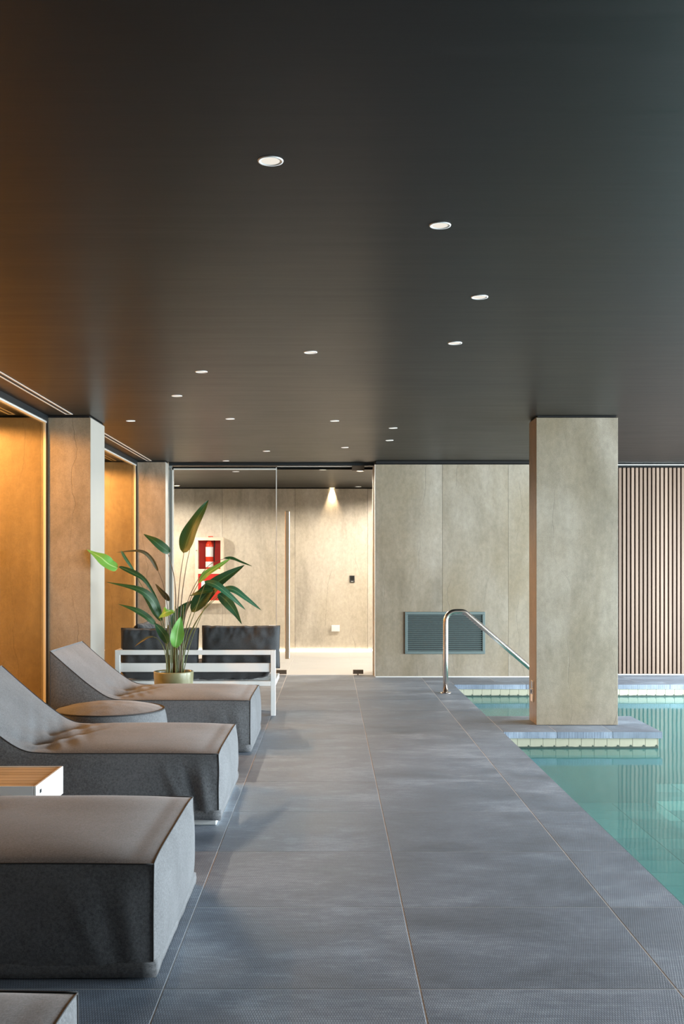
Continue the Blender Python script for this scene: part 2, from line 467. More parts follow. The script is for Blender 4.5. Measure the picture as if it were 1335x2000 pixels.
# ------------------------------------------------------------------ floor
GZ = -0.0009
floor = boxes('floor', [(-6.0, EDGE - 0.012, -3.2, 18.2, -0.30, GZ),
                        (EDGE - 0.012, XR, POOL_FAR + 0.031, 14.2, -0.30, GZ),
                        (EDGE - 0.012, 4.2, 14.2, 18.2, -0.30, GZ),
                        (5.8, XR, -3.2, POOL_FAR + 0.031, -0.30, GZ),
                        (EDGE - 0.012, PEN[1] - 0.03, PEN[2] + 0.03, PEN[3] - 0.03, -0.055, GZ)], M['grout'])
struct(floor)
tile_cache = {}
def tile(name, x0, x1, y0, y1, mat, parent, gap=0.0022, z0=-0.02, z1=0.0):
    sx, sy = round(x1 - x0 - 2 * gap, 4), round(y1 - y0 - 2 * gap, 4)
    key = (name, sx, sy, mat.name, z0)
    if key not in tile_cache:
        c = 0.0015; hx, hy = sx / 2, sy / 2
        vs = [(sxx * (hx - ins), syy * (hy - ins), z) for z, ins in ((z0, 0), (z1 - c, 0), (z1, c))
              for sxx, syy in ((-1, -1), (1, -1), (1, 1), (-1, 1))]
        fs = [(3, 2, 1, 0), (8, 9, 10, 11)]
        for r in (0, 4):
            for k in range(4):
                k2 = (k + 1) % 4
                fs.append((r + k, r + k2, r + 4 + k2, r + 4 + k))
        me = bpy.data.meshes.new(name); me.from_pydata(vs, [], fs); me.update(); me.materials.append(mat)
        tile_cache[key] = me
    o = link(name, tile_cache[key], parent)
    o.location = ((x0 + x1) / 2, (y0 + y1) / 2, 0)
    return o
xj = [-2.5] + [TX0 + TW * k for k in range(-3, 2)]         # main deck columns up to COP
yj = [TY0 + TD * k for k in range(-4, 13)]
for i in range(len(xj) - 1):
    for j in range(len(yj) - 1):
        tile('floor_tile', xj[i], xj[i + 1], yj[j], yj[j + 1], M['tile'], floor)
for j in range(len(yj) - 1):                               # cut tiles along the pool edge
    if yj[j] < POOL_FAR:
        tile('coping_tile', COP, EDGE, yj[j], yj[j + 1], M['tile'], floor, z0=-0.054)
    else:
        tile('floor_tile', COP, COP + TW, yj[j], yj[j + 1], M['tile'], floor)
x = COP + TW
while x < XR - 0.1:                                        # far deck in front of the slats
    tile('floor_tile', x, min(x + TW, XR), POOL_FAR + 0.315, SLY, M['tile'], floor)
    x += TW
x = EDGE
while x < 5.8:
    tile('coping_tile', x, min(x + TW, 5.8), POOL_FAR, POOL_FAR + 0.313, M['coping'], floor, z0=-0.054)
    x += TW
xr = [-6.0, -5.0, -4.0] + [TX0 + TW * k for k in range(-4, 5)]
for i in range(2, len(xr) - 1):                            # corridor floor beyond the glass
    for j in range(5):
        y0 = TY0 + TD * (12 + j)
        tile('floor_tile', xr[i], xr[i + 1], y0, min(y0 + TD, 17.70), M['glow_tile'], floor)
px = [PEN[0], 1.91, 2.38, PEN[1]]                          # peninsula coping
for i in range(3):
    tile('coping_tile', px[i], px[i + 1], PEN[2], PEN[2] + 0.375, M['coping'] if i < 2 else M['tile'], floor, z0=-0.054)
    tile('coping_tile', px[i], px[i + 1], PEN[2] + 0.375, PEN[3], M['tile'], floor, z0=-0.054)

# ------------------------------------------------------------------ pool
DEEP, BENCH, BX = -1.15, -0.55, 2.62
basin = boxes('floor_pool_basin', [(EDGE - 0.0, 5.85, -3.2, POOL_FAR + 0.05, DEEP - 0.2, DEEP - 0.02),
                         (EDGE, BX, -3.2, 8.9, DEEP - 0.02, BENCH - 0.02),
                         (EDGE, 5.85, POOL_FAR + 0.03, POOL_FAR + 0.2, DEEP - 0.2, -0.07),
                         (5.8, 5.9, -3.2, POOL_FAR + 0.05, DEEP - 0.2, -0.07),
                         (EDGE - 0.2, EDGE + 0.0, -3.2, POOL_FAR + 0.05, DEEP - 0.2, -0.31),
                         (EDGE, 5.85, -3.3, -3.2, DEEP - 0.2, -0.07),
                         (EDGE, PEN[1] - 0.04, PEN[2] + 0.04, PEN[3] - 0.04, DEEP - 0.02, -0.056)], M['pool_tile'])
struct(basin)
T = 0.285
for i in range(4):
    for j in range(27):
        y0 = 1.1 + j * T
        if y0 + T > 8.9: continue
        tile('pool_tile', EDGE + 0.0 + i * T, EDGE + (i + 1) * T, y0, y0 + T, M['pool_tile'], basin, 0.003, BENCH - 0.02, BENCH)
T = 0.45
for i in range(7):
    for j in range(18):
        y0 = 4.4 + j * T
        if y0 + T > 12.6: continue
        x0 = BX + i * T
        if x0 < PEN[1] and y0 + T > PEN[2] and y0 < PEN[3]: continue
        tile('pool_tile', x0, x0 + T, y0, y0 + T, M['pool_tile'], basin, 0.003, DEEP - 0.02, DEEP)
# cream waterline tiles
W = 0.108
def wl_tile(x0, x1, y0, y1):
    return box('waterline_tile', x0, x1, y0, y1, -0.20, -0.0565, M['cream_tile'], basin, 0.0015)
wlm = {}
def wl(x0, y0, along):
    key = along
    if key not in wlm:
        bm = bmesh.new()
        if along == 'x': add_box(bm, 0, W - 0.003, 0, 0.012, -0.20, -0.0565)
        else: add_box(bm, 0, 0.012, 0, W - 0.003, -0.20, -0.0565)
        bmesh.ops.recalc_face_normals(bm, faces=bm.faces)
        me = bpy.data.meshes.new('waterline_tile'); bm.to_mesh(me); bm.free(); me.materials.append(M['cream_tile']); wlm[key] = me
    o = link('waterline_tile', wlm[key], basin); o.location = (x0, y0, 0)
x = PEN[1] - 0.028 - W
while x > EDGE: wl(x, PEN[2] + 0.028, 'x'); x -= W
for k in range(8): wl(PEN[1] - 0.04, PEN[2] + 0.028 + k * W, 'y')
x = EDGE + 0.01
while x < 5.6: wl(x, POOL_FAR + 0.018, 'x'); x += W
def grime(x0, x1, y):
    n = int((x1 - x0) / 0.009); vs = []; fs = []
    for i in range(n + 1):
        xx = x0 + (x1 - x0) * i / n
        d = abs(((xx - x0) / W) % 1.0 - 0.0); d = min(d, 1 - d)
        top = -0.127 + 0.004 * noise.noise(Vector((xx * 20, y, 0))) + (0.014 if d < 0.05 else 0)
        for yy in (y, y + 0.004):
            vs += [(xx, yy, WATER - 0.01), (xx, yy, top)]
    for i in range(n):
        a = i * 4; b = a + 4
        fs += [(a, b, b + 1, a + 1), (a + 1, b + 1, b + 3, a + 3)]
    return mesh('waterline_grime', vs, fs, M['grime'], basin)
grime(EDGE, PEN[1] - 0.03, PEN[2] + 0.0255)
grime(EDGE, 5.6, POOL_FAR + 0.0155)
rects = [(EDGE - 0.0, 5.79, -3.19, PEN[2] + 0.035), (PEN[1] - 0.035, 5.79, PEN[2] + 0.035, PEN[3] - 0.035),
         (EDGE - 0.0, 5.79, PEN[3] - 0.035, POOL_FAR + 0.025)]
vs, fs = [], []
for r in rects:
    b = len(vs)
    vs += [(r[0], r[2], WATER), (r[1], r[2], WATER), (r[1], r[3], WATER), (r[0], r[3], WATER)]
    fs.append((b, b + 1, b + 2, b + 3))
water = mesh('pool_water', vs, fs, M['water'])
tag(water, 'clear still teal water filling the tiled pool', 'water'); water['kind'] = 'stuff'

# ------------------------------------------------------------------ ceiling
ceiling = box('ceiling', -6.0, XR, -3.2, 18.2, CEIL, CEIL + 0.1, M['ceiling']); struct(ceiling)

# ------------------------------------------------------------------ walls
WT = 2.672
def panel_wall(name, joints, y0, y1, z0, z1, mat, gap=0.0015, backing=True):
    w = box(name, joints[0], joints[-1], y0 + 0.012, y1, z0, z1 - 0.0, M['black']); struct(w)
    for a, b in zip(joints[:-1], joints[1:]):
        box('stone_panel', a + gap, b - gap, y0, y0 + 0.012, z0 + 0.002, z1, mat, w)
    return w
wb = panel_wall('wall_back', [0.573, 1.413, 2.24, 3.06], 13.45, 14.18, 0.0, WT, M['stone'])
box('jamb_panel', 0.561, 0.5725, 13.452, 14.18, 0.0, WT, M['stone_pale'], wb)
struct(box('trim_back_gap', 0.58, 3.06, 13.49, 14.18, WT, CEIL, M['black']))
struct(box('trim_back_base', 0.573, 3.06, 13.437, 13.449, 0.0, 0.012, M['frame_alu']))
# slatted wooden wall
ws = box('wall_slatted', 3.06, XR, SLY + 0.06, 14.2, 0, CEIL, M['black']); struct(ws)
bm = bmesh.new(); add_box(bm, 0, 0.0355, 0, 0.035, 0.012, 2.66, 0.0015, 1)
bmesh.ops.recalc_face_normals(bm, faces=bm.faces)
slat_me = bpy.data.meshes.new('slat'); bm.to_mesh(slat_me); bm.free(); slat_me.materials.append(M['slat'])
x = 3.065
while x < 6.1:
    o = link('slat', slat_me, ws); o.location = (x, SLY + 0.025, 0); x += 0.0538
box('head_trim', 3.06, XR, SLY + 0.005, SLY + 0.03, CEIL - 0.022, CEIL - 0.014, M['frame_alu'], ws)
box('base_trim', 3.06, XR, SLY + 0.005, SLY + 0.03, 0.0, 0.010, M['frame_alu'], ws)
# corridor behind the glass
wc = panel_wall('wall_corridor', [-6.0, -4.176, -2.976, -1.776, -0.576, 0.624, 1.824, 4.2], 17.67, 18.1, 0.02, WT, M['stone_pale'], 0.002)
struct(box('trim_corridor_gap', -6, 4.2, 17.74, 18.1, WT, CEIL, M['black']))
struct(box('trim_corridor_led', -6, 4.2, 17.655, 17.668, 0.0, 0.022, M['led']))
struct(box('wall_corridor_right', 4.2, 4.3, 14.2, 18.1, 0, CEIL, M['stone_pale']))
struct(box('ceiling_corridor', -6, 4.2, 14.3, 17.74, CEIL - 0.03, CEIL - 0.001, M['ceiling']))
# left room (warm lit, behind the glass) and the shell out of frame
struct(box('wall_left', -6.1, -6.0, -3.2, 18.2, 0, CEIL, M['stone']))
struct(box('wall_left_fin', -6.0, -2.52, FIN1, FIN1 + 0.59, 0, 2.70, M['stone']))
struct(box('wall_left_far_fin', -6.0, -2.462, FIN2, FIN2 + 0.275, 0, 2.70, M['stone']))
struct(box('wall_rear', -6.1, XR, -3.3, -3.2, 0, CEIL, M['plaster']))
wr = boxes('wall_right', [(XR, XR + 0.25, -3.2, 2.5, 0, CEIL), (XR, XR + 0.25, 13.3, 14.2, 0, CEIL),
                          (XR, XR + 0.25, -3.2, 14.2, 1.95, CEIL), (XR, XR + 0.25, -3.2, 14.2, -0.3, 0.12)], M['plaster']); struct(wr)
win = boxes('window_4', [(XR + 0.04, XR + 0.10, 2.5 + k * 2.16 - 0.03, 2.5 + k * 2.16 + 0.03, 0.12, 1.95) for k in range(1, 5)], M['dark_metal']); struct(win)

# ------------------------------------------------------------------ pillars
def pillar(label, x0, x1, y0, y1, z0=0.0, right='stone'):
    t = thing('pillar', label, 'pillar', ((x0 + x1) / 2, (y0 + y1) / 2, 0), 'stone clad pillars')
    cx, cy = (x0 + x1) / 2, (y0 + y1) / 2
    def b(name, a0, a1, b0, b1, c0, c1, mat, bev=0):
        return box(name, a0 - cx, a1 - cx, b0 - cy, b1 - cy, c0, c1, mat, t, bev)
    b('core', x0 + 0.012, x1 - 0.012, y0 + 0.012, y1 - 0.012, z0, CEIL - 0.0005, M['black'])
    top = 2.700
    b('front_panel', x0, x1, y0, y0 + 0.012, z0 + 0.003, top, M['stone'], 0.002)
    b('back_panel', x0, x1, y1 - 0.012, y1, z0 + 0.003, top, M['stone'], 0.002)
    b('side_panel', x0, x0 + 0.012, y0 + 0.0125, y1 - 0.0125, z0 + 0.003, top, M['stone'])
    b('side_panel', x1 - 0.012, x1, y0 + 0.0125, y1 - 0.0125, z0 + 0.003, top, M[right])
    return t
pillar('freestanding stone clad pillar on the tiled ledge jutting into the pool', 1.811, 2.526, 9.393, 9.735)
pillar('stone clad pillar behind the loungers at the glass wall, nearer of two', -2.515, -2.10, FIN1, FIN1 + 0.59, right='pale_clad')
pillar('stone clad pillar at the far end of the glass wall beside the fixed pane', -2.457, -2.061, FIN2, FIN2 + 0.275, right='pale_clad')

# ------------------------------------------------------------------ glazing
def side_glazing(name, x, y0, y1):
    g = struct(box(name, x - 0.006, x + 0.006, y0, y1, 0.03, 2.655, M['glass_bronze']))
    box('head_channel', x - 0.03, x + 0.03, y0, y1, 2.665, CEIL - 0.001, M['dark_metal'], g)
    box('head_bead', x - 0.012, x + 0.020, y0, y1, 2.652, 2.665, M['frame_alu'], g)
    box('sill_channel', x - 0.02, x + 0.02, y0, y1, 0.0005, 0.03, M['frame_alu'], g)
    box('end_profile', x - 0.012, x + 0.012, y1 - 0.012, y1 - 0.0005, 0.03, 2.652, M['frame_alu'], g)
    box('end_seal', x + 0.013, x + 0.03, y1 - 0.012, y1 - 0.0005, 0.03, 2.665, M['dark_metal'], g)
    return g
side_glazing('window_1', -2.50, -3.19, FIN1)
side_glazing('window_2', -2.443, FIN1 + 0.591, FIN2)
GY = 13.70
fx0, fx1 = -1.998, -0.685
w3 = struct(box('window_3', fx0, fx1, GY - 0.006, GY + 0.006, 0.012, 2.645, M['glass']))
box('head_bead', fx0 - 0.03, fx1, GY - 0.015, GY + 0.015, 2.628, 2.645, M['frame_alu'], w3)
box('head_channel', fx0 - 0.06, 0.56, GY - 0.02, GY + 0.02, 2.68, CEIL - 0.001, M['dark_metal'], w3)
box('side_bead', fx0 - 0.022, fx0 - 0.001, GY - 0.015, GY + 0.015, 0.0005, 2.645, M['frame_alu'], w3)
box('side_channel', fx0 - 0.060, fx0 - 0.023, GY - 0.002, GY + 0.03, 0.0005, 2.68, M['mid_alu'], w3)
box('edge_seal', fx1 - 0.006, fx1 + 0.004, GY - 0.008, GY + 0.008, 0.012, 2.66, M['frame_alu'], w3)
d1 = struct(box('door_1', -0.676, 0.545, GY - 0.006, GY + 0.006, 0.014, 2.665, M['glass']))
box('top_edge', -0.676, 0.545, GY - 0.006, GY + 0.006, 2.666, 2.671, M['frame_alu'], d1)
for (a, b, c, d) in ((689, 709, 1308, 1316), (687, 711, 909, 919.5)):
    p0, p1 = P(a, d, GY), P(b, c, GY)
    h = box('patch_hinge', p0.x, p1.x, GY - 0.02, GY + 0.02, p0.z, p1.z, M['bronze'], d1, 0.002)
p0, p1 = P(540, 1316.5, GY), P(559.5, 1308.5, GY)
box('patch_lock', p0.x, p1.x, GY - 0.02, GY + 0.02, p0.z, p1.z, M['bronze'], d1, 0.002)
box('pivot_pin', P(698.5, 0, GY).x - 0.008, P(698.5, 0, GY).x + 0.008, GY - 0.008, GY + 0.008, 0.0, 0.016, M['bronze'], d1)
hy = GY - 0.075
ht, hb = P(561, 998, hy), P(561, 1287, hy)
hd = box('pull_handle', ht.x - 0.030, ht.x + 0.030, hy - 0.02, hy + 0.02, hb.z, ht.z, M['brass'], d1, 0.008)
for z in (hb.z + 0.3, ht.z - 0.3):
    box('standoff', ht.x - 0.012, ht.x + 0.012, hy + 0.02, GY - 0.006, z - 0.012, z + 0.012, M['brass'], hd)
box('jamb_seal', 0.548, 0.5605, GY - 0.01, GY + 0.01, 0.0, 2.67, M['frame_alu'], d1)

# ------------------------------------------------------------------ downlights and ceiling slots
def downlight(px, py, label, zc=CEIL, lit=False, power=0, r=0.038, spot=80, group='recessed ceiling downlights', col=(1.0, 0.76, 0.50)):
    Y = (zc - EYE) * FPX / (VPY - py); x = (px - VPX) / FPX * Y
    return downlight_at(x, Y, label, zc, lit, power, r, spot, group, col)
def downlight_at(x, Y, label, zc=CEIL, lit=False, power=0, r=0.038, spot=80, group='recessed ceiling downlights', col=(1.0, 0.76, 0.50)):
    t = thing('downlight', label, 'downlight', (x, Y, zc), group)
    lathe('trim_ring', [(r * 0.90, 0.0), (r * 0.92, -0.003), (r + 0.003, -0.003), (r + 0.004, 0.0)], M['white_plastic'], t, 32)
    lathe('reflector_cone', [(r * 0.915, -0.0025), (r * 0.80, -0.0012), (r * 0.55, -0.0006)], M['white_paint'], t, 32)
    lathe('lamp', [(r * 0.80, -0.0013), (r * 0.3, -0.0011), (0.0005, -0.0010)], M['lamp_warm'] if lit else M['lamp_dim'], t, 24)
    if power:
        d = bpy.data.lights.new('lamp_light', 'SPOT'); d.energy = power; d.spot_size = math.radians(spot); d.spot_blend = 0.6 if spot < 120 else 0.2
        d.color = col; d.shadow_soft_size = 0.03
        o = bpy.data.objects.new('lamp_light', d); COL.objects.link(o); o.parent = t; o.location = (0, 0, -0.02)
    return t
DL = [(528, 314, 'white round recessed downlight, largest and nearest on the black ceiling'),
      (859, 440, 'white round recessed downlight, second nearest, right of the ceiling centre'),
      (936, 580, 'white round recessed downlight furthest right of the larger ones, above the pillar'),
      (888, 670, 'white round recessed downlight on black ceiling, just left of and above the pillar top'),
      (606, 688, 'white round recessed downlight alone near the middle of the black ceiling'),
      (393, 726, 'white round recessed downlight above the tall plant, nearer of that pair'),
      (345, 773, 'white round recessed downlight above the tall plant, farther of that pair'),
      (255, 822, 'small recessed downlight by the far ceiling slot at the left pillar'),
      (449, 818, 'small recessed downlight above the sofa, left of the door'),
      (653, 822, 'small recessed downlight above the walkway in front of the glass door'),
      (767, 836, 'small recessed downlight above the back wall, nearer of two there'),
      (760, 860, 'small recessed downlight above the back wall, farther of two there'),
      (673, 874, 'small recessed downlight close in front of the glass door top'),
      (520, 881, 'small recessed downlight close in front of the fixed glass pane'),
      (441, 900, 'tiny recessed downlight at the glass partition head above the sofa')]
for d in DL: downlight(*d)
CC = CEIL - 0.03
downlight(648, 953, 'glowing downlight washing the corridor stone wall with warm light', CC, True, 260, 0.05, 55, 'corridor downlights')
downlight(345, 948.5, 'glowing downlight in the corridor behind the fixed pane, above the extinguisher', CC, True, 130, 0.05, 80, 'corridor downlights')
downlight(703, 920, 'glowing downlight just behind the top hinge of the glass door', CC, True, 90, 0.05, 100, 'corridor downlights')
downlight(699, 950.5, 'unlit downlight in the corridor, right of the glowing one', CC, False, 0, 0.05, group='corridor downlights')
downlight(630, 917.5, 'small downlight in the corridor just behind the glass door', CC, False, 105, 0.045, 172, group='corridor downlights', col=(1.0, 0.89, 0.76))  # unlit fixture; broad spot added to brighten the corridor
downlight(460, 921, 'small downlight in the corridor just behind the fixed pane', CC, False, 105, 0.045, 172, group='corridor downlights', col=(1.0, 0.89, 0.76))  # spot added to this unlit one too, to lift the corridor floor
for (x, y, lab, pw) in ((1.6, 16.0, 'added unseen corridor fill lamp behind the back wall, nearer one', 330),
                        (-3.4, 15.9, 'added unseen corridor fill lamp behind the left pillar', 300),
                        (2.8, 16.0, 'added unseen corridor fill lamp behind the back wall, farther one', 300)):
    downlight_at(x, y, lab, CC, True, pw, 0.05, 172, 'corridor downlights', (1.0, 0.89, 0.76))  # unseen lamps added to fill the corridor with light
# warm lamps behind the left glass, the wall pair added as fill
for (x, y, lab, pw) in ((-3.3, 8.75, 'warm downlight behind the left glass washing the near stone fin', 290),
                        (-4.7, 8.75, 'warm downlight deep behind the left glass near the stone fin', 290),
                        (-3.3, 12.75, 'warm downlight behind the left glass washing the far stone fin', 290),
                        (-4.7, 12.6, 'warm downlight deep behind the left glass in the far bay', 290),
                        (-5.2, 5.0, 'added warm fill lamp behind the left glass beside the nearest loungers', 90),
                        (-5.2, 7.4, 'added warm fill lamp behind the left glass beside the pouf', 110)):  # this pair is added to throw warm light on wall and pillar
    downlight_at(x, y, lab, CEIL, True, pw, 0.05, 172, 'lamps behind the left glass', (1.0, 0.59, 0.26))

def sconce(x, Y, z, label, glow='globe'):  # unseen globes added for warm glow on ceiling, left wall and pillar
    t = thing('fill_sconce', label, 'fill lamp', (x, Y, z), 'added fill globes behind the left glass')
    box('wall_plate', -0.05, 0.05, -0.015, -0.0005, -0.09, 0.09, M['brass'], t, 0.004)
    box('arm', -0.012, 0.012, -0.12, -0.015, -0.012, 0.012, M['brass'], t, 0.003)
    prof = [(max(0.0005, 0.085 * math.sin(PI * k / 16)), -0.085 * math.cos(PI * k / 16)) for k in range(17)]
    lathe('globe', prof, M[glow], t, 28, (0, -0.17, 0))
    return t
sconce(-4.0, FIN1, 1.80, 'added unseen fill globe on the near stone fin behind the left glass')
sconce(-5.1, FIN1, 1.80, 'added unseen fill globe deep behind the left glass on the near fin')
for k, (yy, lab) in enumerate(((3.2, 'beside the nearest lounger'), (5.2, 'across from the side table'), (7.2, 'across from the pouf'),
                               (11.0, 'across from the sofa'), (12.6, 'by the far stone fin'))):
    so = sconce(0, 0, 1.80, 'added unseen fill globe on the far left wall ' + lab, 'globe_soft')
    so.location = (-5.999, yy, 1.80); so.rotation_euler = (0, 0, PI / 2)
sconce(-4.4, FIN2, 1.80, 'added unseen fill globe on the far stone fin behind the left glass')

def ceiling_slot(label, x, y0, y1):
    t = thing('air_slot', label, 'air vent', (x, (y0 + y1) / 2, CEIL), 'linear ceiling air slots')
    h = (y1 - y0) / 2
    box('slot_edge', -0.031, -0.017, -h, h, -0.004, -0.0003, M['frame_alu'], t)
    box('slot_edge', 0.017, 0.031, -h, h, -0.004, -0.0003, M['frame_alu'], t)
    box('slot_opening', -0.017, 0.017, -h, h, -0.002, -0.0003, M['black'], t)
    box('slot_end', -0.031, 0.031, h, h + 0.012, -0.004, -0.0003, M['frame_alu'], t)
    return t
ceiling_slot('long white edged air slot in the ceiling, nearer one at the left edge', -2.26, -2.5, 9.27)
ceiling_slot('white edged air slot in the ceiling past the left pillar, farther one', -2.26, 10.05, 13.38)
ceiling_slot('air slot in the ceiling behind the nearer left glass', -2.76, 4.0, 9.27)
ceiling_slot('air slot in the ceiling behind the farther left glass', -2.70, 10.05, 13.38)

# ------------------------------------------------------------------ wall grille
def grille():
    Yb = 13.449
    a, b = P(790, 1277, Yb), P(946.5, 1195, Yb)
    cx = (a.x + b.x) / 2
    t = thing('vent_grille', 'dark green metal louvred vent grille low on the stone back wall', 'vent', (cx, Yb, a.z))
    w, h = (b.x - a.x) / 2, b.z - a.z
    box('back_plate', -w + 0.01, w - 0.01, -0.004, -0.0005, 0.01, h - 0.01, M['grille_dark'], t)
    f = 0.034
    for (x0, x1, z0, z1) in ((-w, w, 0, f), (-w, w, h - f, h), (-w, -w + f, f, h - f), (w - f, w, f, h - f)):
        box('frame_bar', x0, x1, -0.022, -0.0005, z0, z1, M['grille'], t, 0.002)
    n = 18
    bm = bmesh.new(); add_box(bm, -w + f, w - f, -0.018, 0.0, -0.0022, 0.0022)
    bmesh.ops.rotate(bm, verts=bm.verts, cent=(0, 0, 0), matrix=Matrix.Rotation(math.radians(38), 3, 'X'))
    me = bpy.data.meshes.new('louvre'); bm.to_mesh(me); bm.free(); me.materials.append(M['grille'])
    for i in range(n):
        o = link('louvre', me, t); o.location = (0, -0.004, f + (h - 2 * f) * (i + 0.6) / n)
grille()

# ------------------------------------------------------------------ handrail
def handrail():
    Y = 11.80
    x = P(869.8, 0, Y).x
    t = thing('handrail', 'brushed steel pool handrail sloping down into the water', 'handrail', (x, Y, 0))
    r = 0.028
    top = 0.925 - r
    pts = [Vector((0, 0, 0.008)), Vector((0, 0, 0.4)), Vector((0, 0, top - 0.13))]
    for k in range(1, 9):
        a = PI / 2 * k / 8
        pts.append(Vector((0.11 - 0.11 * math.cos(a), 0, top - 0.11 + 0.11 * math.sin(a))))
    pts.append(Vector((0.14, 0, top)))
    sl = math.atan2(113, 132)
    R = 0.09; c = Vector((0.17, 0, top - R))
    for k in range(0, 7):
        a = sl * k / 6
        pts.append(c + Vector((R * math.sin(a), 0, R * math.cos(a))))
    d = Vector((math.cos(sl), 0, -math.sin(sl)))
    last = pts[-1]
    for s in (0.4, 0.8, 1.2, 1.62): pts.append(last + d * s)
    e = pts[-1]
    for k in range(1, 6):
        a = sl + (PI / 2 - sl) * k / 5
        pts.append(e + Vector((0.04 * k * math.cos(a), 0, -0.04 * k * math.sin(a))))
    pts.append(pts[-1] + Vector((0, 0, -0.7)))
    tube('rail', pts, r, M['brushed'], t, 20)
    lathe('base_flange', [(0.0005, 0.012), (0.03, 0.012), (0.058, 0.008), (0.06, 0.0005)], M['brushed'], t, 32)
handrail()

# ------------------------------------------------------------------ small wall fittings
def plate_thing(name, label, cat, px0, py0, px1, py1, Y, depth, mat, group=None):
    a, b = P(px0, py1, Y), P(px1, py0, Y)
    t = thing(name, label, cat, ((a.x + b.x) / 2, Y, a.z), group)
    w, h = (b.x - a.x) / 2, b.z - a.z
    box('plate', -w, w, -depth, -0.0005, 0, h, mat, t, 0.003)
    return t, w, h
t, w, h = plate_thing('wall_box', 'white wall box low on the corridor wall behind the glass door', 'socket', 647, 1221, 663, 1233, 17.669, 0.05, M['white_plastic'], 'white corridor wall boxes')
box('cover_lip', -w + 0.012, w - 0.012, -0.054, -0.05, 0.012, h - 0.012, M['white_plastic'], t)
t, w, h = plate_thing('wall_box', 'white wall box low on the corridor wall above the right sofa cushion', 'socket', 525, 1221, 540, 1233, 17.669, 0.05, M['white_plastic'], 'white corridor wall boxes')
box('cover_lip', -w + 0.012, w - 0.012, -0.054, -0.05, 0.012, h - 0.012, M['white_plastic'], t)
t, w, h = plate_thing('keypad', 'small black keypad panel on the corridor wall right of the door handle', 'keypad', 682.5, 1124, 692, 1137.5, 17.669, 0.02, M['keypad'])
box('status_strip', -0.02, 0.02, -0.0215, -0.02, 0.012, 0.02, M['frame_alu'], t)
box('screen', -w + 0.01, w - 0.01, -0.0215, -0.02, 0.04, h - 0.012, M['black'], t)
# socket strip on the pillar's left side
t = thing('socket_plate', 'white and chrome socket plate low on the left side of the pool pillar', 'socket', (1.8105, 9.56, 0.19))
box('plate', -0.006, -0.0005, -0.05, 0.05, -0.005, 0.185, M['frame_alu'], t, 0.002)
box('lower_cover', -0.012, -0.006, -0.038, 0.038, 0.0, 0.062, M['white_plastic'], t, 0.002)
box('middle_socket', -0.016, -0.006, -0.038, 0.038, 0.066, 0.112, M['chrome'], t, 0.004)
box('socket_hole', -0.0175, -0.016, -0.022, 0.0, 0.075, 0.103, M['black'], t)
box('upper_cover', -0.012, -0.006, -0.038, 0.038, 0.118, 0.180, M['brushed'], t, 0.002)

# ------------------------------------------------------------------ fire cabinet
def cabinet():
    Y = 17.669
    a, b = P(383, 1178, Y), P(438, 1050, Y)
    cx = (a.x + b.x) / 2; w, h = (b.x - a.x) / 2, b.z - a.z
    D = 0.16
    t = thing('fire_cabinet', 'beige framed red fire cabinet with glass doors on the corridor wall', 'cabinet', (cx, Y, a.z))
    f = 0.05
    zm = (1178 - 1116) / 128 * h
    box('case_back', -w + 0.01, w - 0.01, -0.012, -0.0005, 0.01, h - 0.01, M['red'], t)
    for (x0, x1, z0, z1) in ((-w, w, 0, f), (-w, w, h - f, h), (-w, -w + f, f, h - f), (w - f, w, f, h - f), (-w + f, w - f, zm - 0.04, zm + 0.04)):
        box('frame_bar', x0, x1, -D, -0.0005, z0, z1, M['beige'], t, 0.003)
    box('upper_glass', -w + f, w - f, -D + 0.01, -D + 0.014, zm + 0.04, h - f, M['glass_cab'], t)
    lp = box('lower_door', -w + f, w - f, -D + 0.008, -D + 0.02, f, zm - 0.04, M['red'], t)
    box('white_label', -0.13, 0.09, -D + 0.006, -D + 0.008, 0.17, 0.37, M['white_plastic'], lp)
    lathe('latch', [(0.0005, 0.01), (0.012, 0.008), (0.014, 0)], M['dark_metal'], t, 12, (-w + 0.025, -D - 0.001, zm + 0.34))
    for z in (zm + 0.12, h - 0.12):
        box('door_hinge', w - 0.012, w + 0.006, -D - 0.006, -D + 0.03, z - 0.04, z + 0.04, M['beige'], t)
    # extinguisher inside
    e = thing('fire_extinguisher', 'red fire extinguisher with white label behind the cabinet glass', 'fire extinguisher', (cx - 0.005, Y - 0.085, a.z + zm + 0.041))
    r = 0.062
    lathe('cylinder', [(0.0005, 0), (r * 0.9, 0), (r, 0.015), (r, 0.38), (r * 0.9, 0.415), (r * 0.6, 0.445), (0.024, 0.46), (0.022, 0.485), (0.0005, 0.485)], M['red_ext'], e, 32)
    lathe('label_band', [(r + 0.0012, 0.20), (r + 0.0012, 0.36)], M['white_plastic'], e, 32)
    lathe('base_band', [(r + 0.0012, 0.03), (r + 0.0012, 0.12)], M['white_plastic'], e, 32)
    lathe('valve', [(0.0005, 0.52), (0.018, 0.52), (0.02, 0.485), (0.0005, 0.485)], M['chrome'], e, 16)
    box('lever', -0.02, 0.06, -0.012, 0.012, 0.525, 0.537, M['red_ext'], e, 0.003)
    box('carry_handle', -0.02, 0.055, -0.012, 0.012, 0.498, 0.510, M['red_ext'], e, 0.003)
    tube('hose', catmull([(0.02, 0, 0.50), (0.07, 0, 0.49), (0.085, 0, 0.42), (0.078, -0.01, 0.28), (0.078, -0.01, 0.12)], 8), 0.009, M['black'], e, 8)
cabinet()

